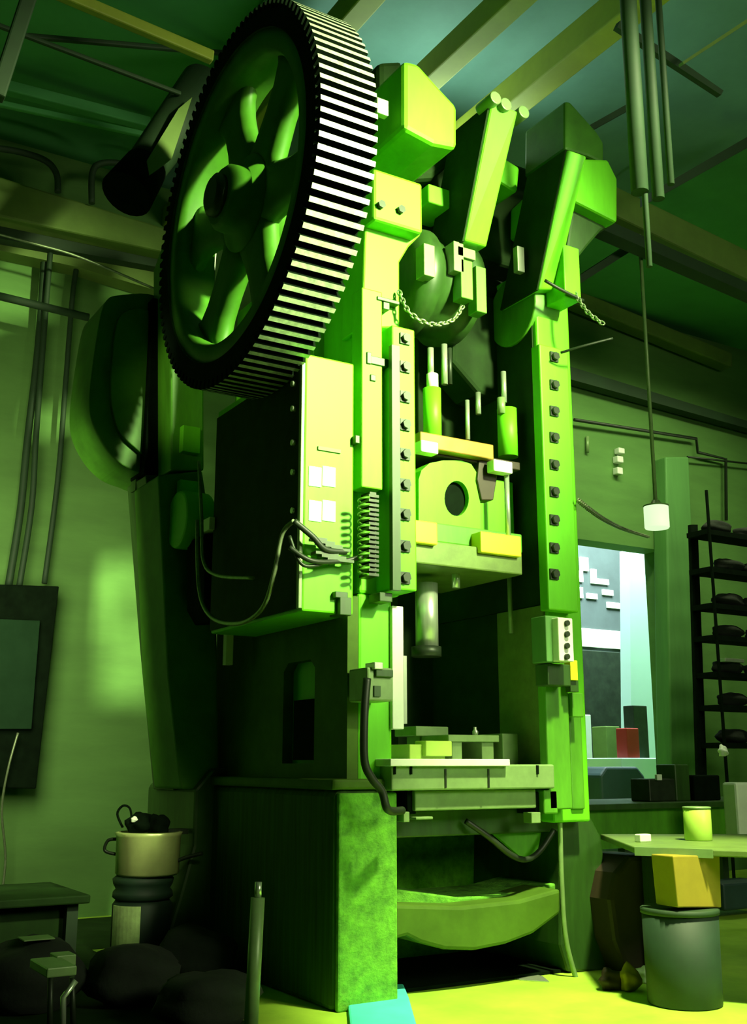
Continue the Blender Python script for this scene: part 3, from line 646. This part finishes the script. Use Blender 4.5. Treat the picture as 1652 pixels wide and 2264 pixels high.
ro = [[mb.bm.verts.new((p.x + (p.x - c.x) * .03, p.y + (p.y - c.y) * .03, z_)) for p in lp] for z_ in (hz(2104), hz(1992))]
for i in range(8):
    mb.bm.faces.new((ro[0][i], ro[0][i + 1], ro[1][i + 1], ro[1][i])); mb.bm.faces.new((rr[0][i], rr[1][i], rr[1][i + 1], rr[0][i + 1]))
    for z_ in (0, 1): mb.bm.faces.new((ro[z_][i], rr[z_][i], rr[z_][i + 1], ro[z_][i + 1]))
for i in (0, 8): mb.bm.faces.new((ro[0][i], ro[1][i], rr[1][i], rr[0][i]))
mb.build('label', labelm, t)['label'] = 'pale printed label'
tag(MB().lathe((c.x, c.y, hz(1985) + .001), (0, 0, 1), [(0, 58 * k_), (.02, 67 * k_), (.05, 66 * k_), (.07, 60 * k_), (.10, 66 * k_), (.13, 68 * k_), (hz(1932) - hz(1985) - .002, 60 * k_)], 36).build('stacked_basin', drumm),
    'dark ringed basin between the canister and the brass pot', 'basin')
t = thing('metal_pot', 'brass-coloured two-handled pot on the stack at left', 'pot', (c.x, c.y, hz(1932)))
q = Vector((c.x, c.y, 0)) + _r * (8 * k_)
MB().lathe((q.x, q.y, hz(1932)), (0, 0, 1), [(0, 66 * k_), (.015, 71 * k_), (hz(1848) - hz(1932), 72 * k_), (hz(1840) - hz(1932), 76 * k_), (hz(1838) - hz(1932), 68 * k_), (hz(1860) - hz(1932), 67 * k_)], 40).build('body', potm, t)
MB().tube(spline([q + Vector((0, 0, z_)) + _r * (xx * k_) - _f * .02 for xx, z_ in ((68, hz(1900)), (90, hz(1892)), (124, hz(1884)))], 4), 0.012, 8).build('handle', iron, t)
MB().tube(spline([q + Vector((0, 0, z_)) + _r * (xx * k_) for xx, z_ in ((-72, hz(1855)), (-92, hz(1858)), (-98, hz(1880)), (-72, hz(1888)))], 5), 0.011, 8).build('handle', iron, t)
mb = MB(); mb.box(q.x + 40 * k_, q.x + 88 * k_, q.y - .05, q.y + .04, hz(1846), hz(1834)); mb.build('lid_rim', iron, t)
def scrap(dx, y, rx, rz, sd, lab):
    tag(MB().lump(q + Vector((0, 0, hz(y))) + _r * (dx * k_), rx * k_, 26 * k_, rz * k_, sd, .2).build('scrap_piece', black), lab, 'scrap', 'scrap heaped in the pot')
scrap(-22, 1822, 30, 24, 3, 'black lumpy scrap heaped at the left of the pot'); scrap(22, 1826, 22, 26, 5, 'black upright scrap piece at the right of the pot')
tag(MB().tube(spline([q + Vector((0, 0, hz(y))) + _r * (x * k_) for x, y in ((-60, 1830), (-74, 1800), (-62, 1782), (-46, 1788), (-40, 1815))], 5), 0.008, 6).build('bent_wire', black), 'thin bent wire sticking up from the pot', 'wire')
tag(MB().lump(q + Vector((0, 0, hz(1806))) + _r * (-30 * k_) - _f * .07, 8 * k_, 6 * k_, 7 * k_, 8, .15).build('bright_nut', white), 'small bright white nut on the black scrap in the pot', 'nut')

# dark bench and clutter, bottom left
tag(MB().prism([(-1.5, 4.45, 0), (2.5, 4.45, 0), (2.5, 7.85, 0), (3.7, 7.85, 0), (3.7, 9.4, 0), (-1.5, 9.4, 0)], (0, 0, .003)).build('floor_shade_sheet', dark_shade), 'large black sheet added over the floor at lower left as shade', 'mat')  # added dark sheet, paints the unlit floor at lower left
t = thing('low_bench', 'low dark bench along the wall at bottom left', 'bench', atZ(90, 2130, 0.0))
b0 = atZ(-160, 2130, 0); zt_ = atY(60, 1990, 7.0).z
x0_, x1_, z0_, z1_ = R(-120, 1988, 200, 2008, 7.0)
MB().box(x0_, x1_, 7.0, 7.9, z0_, z1_).build('top', dark_shade, t, 0.01)
MB().box(x0_, x1_ - .05, 7.15, 7.2, z0_ - .22, z0_).build('apron', dark_shade, t)
for xx in (x0_ + .1, x1_ - .12):
    for yy in (7.08, 7.75): MB().box(xx, xx + .07, yy, yy + .07, 0, z0_).build('leg', beamd, t)
tag(MB().box(*R(115, 2003, 172, 2030, 6.9)[:2], 7.25, 7.6, 0, 0.16).build('wooden_block', MATS['olive_beam_paint'], None, 0.01), 'low dark block on the floor under the bench', 'block')
for i, (x, y, Zc, rx, ry, rz, lab) in enumerate([(292, 2218, .14, .26, .24, .17, 'dark bulging sack on floor in front of canister'), (425, 2170, .12, .24, .26, .17, 'dark sack slumped against the press foot'), (60, 2230, .14, .27, .26, .2, 'dark sack at the bottom left corner of the floor'), (460, 2262, .10, .26, .22, .14, 'small dark sack beside the pale pole')]):
    a = atZ(x, y, 0.0); tag(MB().lump((a.x, a.y, rz * .8), rx, ry, rz, 20 + i, .12).build('sack', bagm), lab, 'sack', 'sacks on the floor at bottom left')
t = thing('steel_stool', 'small stool with bright steel leg at bottom left', 'stool', atZ(165, 2264, 0.0))
Ys = 5.2
mb = PB((104, 2138, 170, 2160), Ys, 0.3); mb.build('seat', plate, t, 0.006)
MB().tube([atY(168, 2168, Ys), atY(140, 2205, Ys), atY(139, 2290, Ys)], 0.014, 8).build('leg', steel, t)
MB().tube([atY(112, 2160, Ys + .25), atY(110, 2290, Ys + .25)], 0.014, 8).build('leg', iron, t)
MB().tube([atY(160, 2160, Ys + .28), atY(162, 2280, Ys + .28)], 0.014, 8).build('leg', iron, t)
a = atZ(60, 2230, 0.0); tag(MB().box(a.x - .07, a.x + .09, a.y - .12, a.y + .02, .352, .358).build('sheet_offcut', plate), 'grey sheet metal offcut lying on the corner sack at bottom left', 'offcut')
tag(PB((125, 2112, 168, 2140), 5.45, 0.12).build('small_carton', MATS['machined_grey_plate'], None, 0.004), 'small grey-green carton on the stool', 'carton')

# ================================================================== RIGHT SIDE
# pendant lamp
a = atY(1452, 1145, 6.7)
t = thing('pendant_lamp', 'small square pendant lamp hanging on a long pale rod', 'lamp', (a.x, 6.7, a.z))
_, _, z0_, z1_ = R(1424, 1121, 1478, 1168, 6.7); rl = 27 * (a - _c).dot(_f) / FPX
MB().lathe((a.x, a.y, z0_), (0, 0, 1), [(0, rl * .94), (.01, rl), (z1_ - z0_, rl)], 32).build('shade', lampm, t)
MB().lathe((a.x, a.y, z1_), (0, 0, 1), [(0, rl * 1.04), (.012, rl * 1.04), (.02, rl * .5), (.06, rl * .3)], 32).build('rim', plate, t)
MB().cyl((a.x, a.y, z1_ + .055), (a.x, a.y, CZ), 0.017, seg=12).build('rod', MATS['machined_grey_plate'], t)
# bright insulators on the wall
for i, (rc, lab) in enumerate([((1369, 990, 1382, 1002), 'small pale insulator on wall right of press, topmost of three'), ((1366, 1008, 1379, 1022), 'small pale insulator on wall right of press, middle of three'), ((1366, 1033, 1378, 1048), 'small pale insulator on wall right of press, lowest of three')]):
    tag(PB(rc, WY - .09, 0.088).build('insulator', white, None, 0.01), lab, 'insulator', 'insulators on the right wall')
tag(MB().cyl(atY(1299, 965, WY - .03), atY(1299, 1000, WY - .03), 0.022, seg=10).build('short_pipe', plate), 'short pale upright pipe on wall right of press', 'pipe')

# yard through the door
YD = 12.8
struct(MB().box(dx0 - 3, dx1 + 6, YD + .6, YD + .8, 0, 7).build('wall_yard', facade))
struct(PP([(1392, 1215), (1600, 1215), (1600, 1770), (1398, 1770)], 11.2, 0.2).build('wall_yard_side', yardw))
for i, rc in enumerate([(1276, 1262, 1290, 1286), (1284, 1232, 1302, 1262), (1308, 1258, 1320, 1290), (1320, 1280, 1347, 1292), (1334, 1304, 1357, 1316), (1274, 1298, 1290, 1322), (1299, 1312, 1322, 1324), (1344, 1332, 1374, 1345), (1283, 1392, 1374, 1432), (1318, 1446, 1358, 1464)]):
    struct(PB(rc, YD + .56, 0.039).build('window_%d' % (i + 1), white, None, 0.004))
def stand(rc, Y, d, nm, m, lab, ct, z=0.0):
    x_, x2_, _, z2_ = R(*rc, Y); tag(MB().box(x_, x2_, Y, Y + d, z, z2_).build(nm, m, None, 0.01), lab, ct)
stand((1290, 1440, 1378, 1700), 12.3, 0.4, 'yard_cabinet', iron, 'tall dark grey cabinet standing in the yard beyond the door', 'cabinet')
stand((1282, 1580, 1308, 1640), 11.6, 0.3, 'white_locker', white, 'bright white narrow locker in the yard beside the press post', 'locker')
stand((1342, 1606, 1372, 1668), 11.7, 0.3, 'dark_crate', beamo, 'dark upright crate in the yard left of the red box', 'crate')
zp = atY(1400, 1676, 10.5).z
stand((1376, 1676, 1475, 1760), 10.5, 0.65, 'white_plinth', yardw, 'white plinth in the doorway carrying the red box', 'plinth')
stand((1387, 1610, 1414, 1675), 10.55, 0.2, 'red_box', redm, 'small red upright box in the doorway on white plinth', 'box', zp + .001)
stand((1402, 1560, 1432, 1610), 10.85, 0.2, 'grey_box', iron, 'dark grey box behind and taller than the red box in the doorway', 'box', zp + .001)
x_, x2_, _, z2_ = R(1292, 1695, 1390, 1790, 10.3)
mb = MB().prism([(x_, 10.0, 0), (x2_, 10.0, 0), (x2_, 10.0, z2_ - .12), (x2_ - .12, 10.0, z2_), (x_ + .1, 10.0, z2_), (x_, 10.0, z2_ - .1)], (0, .45, 0))
tag(mb.build('covered_cart', tealcar, None, 0.03), 'low dark teal covered cart standing in the doorway', 'cart')

# shelf rack
Yk = 8.2
t = thing('shelf_rack', 'tall black shelf rack against the wall at the right edge', 'shelf rack', atY(1600, 1780, Yk))
xa = atY(1588, 1500, Yk).x; xb = xa + 1.3; ztop = atY(1560, 1010, Yk).z; DK = 0.30
MB().prism([atY(1527, 1160, Yk + DK), atY(1543, 1160, Yk + DK), atY(1566, 1780, Yk + DK), atY(1546, 1780, Yk + DK)], (0, .04, 0)).build('post', black, t)
MB().box(xa, xa + .025, Yk - .025, Yk, 0, ztop - .4).build('post', black, t)
MB().box(xb, xb + .05, Yk, Yk + .06, 0, ztop - .4).build('post', black, t)
MB().box(xb, xb + .05, Yk + DK - .06, Yk + DK, 0, ztop - .5).build('post', black, t)
shz = []
for yy in (1175, 1257, 1336, 1406, 1487, 1560, 1644):
    z_ = atY(1588, yy, Yk).z; shz.append(z_)
    MB().box(xa - .01, xb, Yk, Yk + DK, z_ - .045, z_ + .012).build('shelf_board', black, t)
names = ['top', 'second', 'third', 'fourth', 'fifth', 'sixth', 'lowest']
for i, z_ in enumerate(shz):
    for j, (fx, w_, h_) in enumerate([(0.33, .22, .085), (0.84, .2, .075)]):
        if i in (1, 2) and j == 0: fx = .42
        x_ = xa + fx + (.05 if i % 2 else 0)
        tag(MB().lump((x_, Yk + .15, z_ + .012 + h_ * .8), w_, .12, h_, 50 + 7 * i + j, .12).build('cloth_bundle', bagm),
            'dark bundle on the %s shelf of the black rack, %s of two' % (names[i], ('left', 'right')[j]), 'bundle', 'bundles on the black shelf rack')
tag(MB().lump(atY(1598, 1662, Yk - .05), .05, .05, .06, 77, .25).build('crumpled_foil', white), 'small bright crumpled foil below the lowest rack shelf', 'foil')
tag(PB((1604, 1456, 1646, 1464), Yk - .03, 0.1).build('metal_strip', steel, None, 0.003), 'short bright metal strip on the fifth rack shelf', 'strip')
# standing tube at the far right
tag(PB((1632, 1730, 1670, 1860), 6.2, 0.15).build('white_canister', white, None, 0.02), 'white upright canister at the right edge on the bench', 'canister')

# work bench, rear
t = thing('long_workbench', 'green workbench with deep apron right of the press', 'workbench', atY(1400, 1800, 6.9))
zt_ = atY(1400, 1776, 6.9).z; x0_ = atY(1258, 1780, 6.9).x
MB().box(x0_ - .05, x0_ + 3.0, 6.88, 7.9, zt_ - .05, zt_).build('top', paint_dark, t, 0.008)
MB().box(x0_, x0_ + 2.9, 6.95, 7.0, zt_ - .36, zt_ - .05).build('apron', paint_mid, t)
for xx in (x0_ + .7, x0_ + 2.7):
    for yy in (7.02, 7.75): MB().box(xx, xx + .08, yy, yy + .08, 0, zt_ - .05).build('leg', beamd, t)
# things on it
for rc, m_, nm, lab, ct in [((1440, 1722, 1498, 1776), MATS['dark_iron'], 'tool_box', 'dark tool box on workbench before the pillar', 'tool box'), ((1498, 1690, 1530, 1776), MATS['oily_green_paint'], 'oil_tin', 'dark green oil tin on workbench beside the tool box', 'tin'),
                        ((1540, 1714, 1598, 1790), black, 'black_case', 'black case on workbench in front of shelf rack', 'case'), ((1452, 1720, 1463, 1733), white, 'white_tag_plate', 'tiny white square tag on the front of the dark tool box', 'tag')]:
    x_, x2_, z_, z2_ = R(*rc, 7.05)
    if nm == 'white_tag_plate': tag(MB().box(x_, x2_, 7.04, 7.07, z2_ - .02, z2_ + .03).build(nm, m_, None, 0.004), lab, ct)
    else: tag(MB().box(x_, x2_, 7.07, 7.3, zt_, z2_).build(nm, m_, None, 0.012), lab, ct)
# front table
Yt = atZ(1490, 1886, 0.80).y; zt2 = 0.80
xl = atZ(1350, 1886, .80).x
t = thing('front_table', 'pale-edged steel table over the mustard carton', 'table', (xl + 1.2, Yt + .4, 0))
q0 = atZ(1405, 1880, .80)
tx0 = q0.x; tyb = 5.40
tp = [atZ(x, y, .765) for x, y in ((1328, 1856), (1405, 1888), (1900, 1905), (1900, 1856))]
MB().prism([(p.x, p.y, .765) for p in tp], (0, 0, .035)).build('top', olive, t, 0.006)
d_ = (tp[2] - tp[1]).normalized(); n_ = Vector((d_.y, -d_.x, 0))
e0 = tp[1] + n_ * .003; e1 = tp[1] + d_ * .42 + n_ * .003
MB().prism([(e0.x, e0.y, .757), (e1.x, e1.y, .757), (e1.x, e1.y, .803), (e0.x, e0.y, .803)], n_ * .012).build('edge_strip', plate, t)
for px_, py_ in ((1430, 1864), (1850, 1900), (1850, 1862)):
    p = atZ(px_, py_, .765); MB().box(p.x - .025, p.x + .025, p.y - .025, p.y + .025, 0, .765).build('leg', beamd, t)
def on_table(px, py_): return atZ(px, py_, .80)
c = on_table(1545, 1858); kk = (c - _c).dot(_f) / FPX
t = thing('lime_can', 'bright lime green can on the front table', 'can', c)
MB().lathe((c.x, c.y, .80), (0, 0, 1), [(0, 28 * kk), (.006, 30 * kk), (66 * kk, 30 * kk), (68 * kk, 28 * kk)], 32).build('body', canm, t)
MB().lathe((c.x, c.y, .80 + 68 * kk), (0, 0, 1), [(0, 31 * kk), (.01, 31 * kk), (.012, 26 * kk)], 32).build('rim', plate, t)
c = on_table(1425, 1862); tag(MB().box(c.x - .03, c.x + .06, c.y, c.y + .05, .80, .845).build('white_clip', white, None, 0.006), 'small white clip on the left of the front table', 'clip')
# brown cabinet, bin, carton
c = atZ(1412, 2150, 0); 
t = PP([(1395, 1892), (1470, 1892), (1500, 2000), (1480, 2160), (1392, 2160), (1362, 2080), (1350, 1990), (1362, 1930)], c.y, .45).build('scrap_bin', brown, None, 0.03)
tag(t, 'dark brown bulging bin under the table left of the mustard carton', 'bin')
c = atZ(1540, 2238, 0); Yb = c.y; 
kk = (c - _c).dot(_f) / FPX; tc = c + Vector((math.sin(YAW), math.cos(YAW), 0)) * 88 * kk; z1_ = CAMH + (1690 - 2014) * kk
t = thing('plastic_tub', 'dark teal upright tub standing on the floor under the carton', 'tub', (tc.x, tc.y, 0))
MB().lathe((tc.x, tc.y, 0), (0, 0, 1), [(0, 80 * kk), (.01, 84 * kk), (z1_ - .03, 87 * kk), (z1_ - .028, 80 * kk)], 44).build('body', drumm, t)
MB().lathe((tc.x, tc.y, z1_ - .03), (0, 0, 1), [(0, 90 * kk), (.025, 90 * kk), (.03, 86 * kk)], 44).build('rim', beamd, t)
Yb += .03
mb = MB().prism([atY(1488, 1894, Yb), atY(1592, 1892, Yb), atY(1596, 2008, Yb), atY(1500, 2008, Yb)], (0, .16, 0))
o = mb.build('cardboard_carton', mustard, None, 0.006); o.location.z = z1_ + .001
tag(o, 'mustard yellow cardboard carton on top of the dark teal tub', 'carton')
for x, y, w_, h_, m_, lab in ((1350, 2188, .07, .06, brown, 'brown rubble piece on lit floor left of the tub'), (1392, 2190, .06, .075, mustard, 'mustard rubble piece on lit floor next to the tub'), (1425, 2172, .045, .05, white, 'pale rubble piece on lit floor against the tub')):
    a = atZ(x, y, 0); tag(MB().lump((a.x, a.y, h_ * .8), w_, .06, h_, int(x), .2).build('rubble_piece', m_), lab, 'rubble', 'rubble on the floor')
a = [(1085, 2142), (1120, 2140), (1200, 2160), (1215, 2172), (1150, 2168), (1100, 2152)]
vs = [atZ(x, y, 0) for x, y in a]; tag(MB().prism([(v.x, v.y, .001) for v in vs], (0, 0, .004)).build('metal_sheet', steel), 'bright flat metal scrap on the floor under the press', 'sheet')
tag(PB((1600, 1950, 1700, 2010), 6.6, .3).build('dark_case', tealcar, None, .02), 'dark teal case beneath the front table at right edge', 'case')
bpy.data.objects[bpy.data.objects.keys()[-1]].location.z = 0
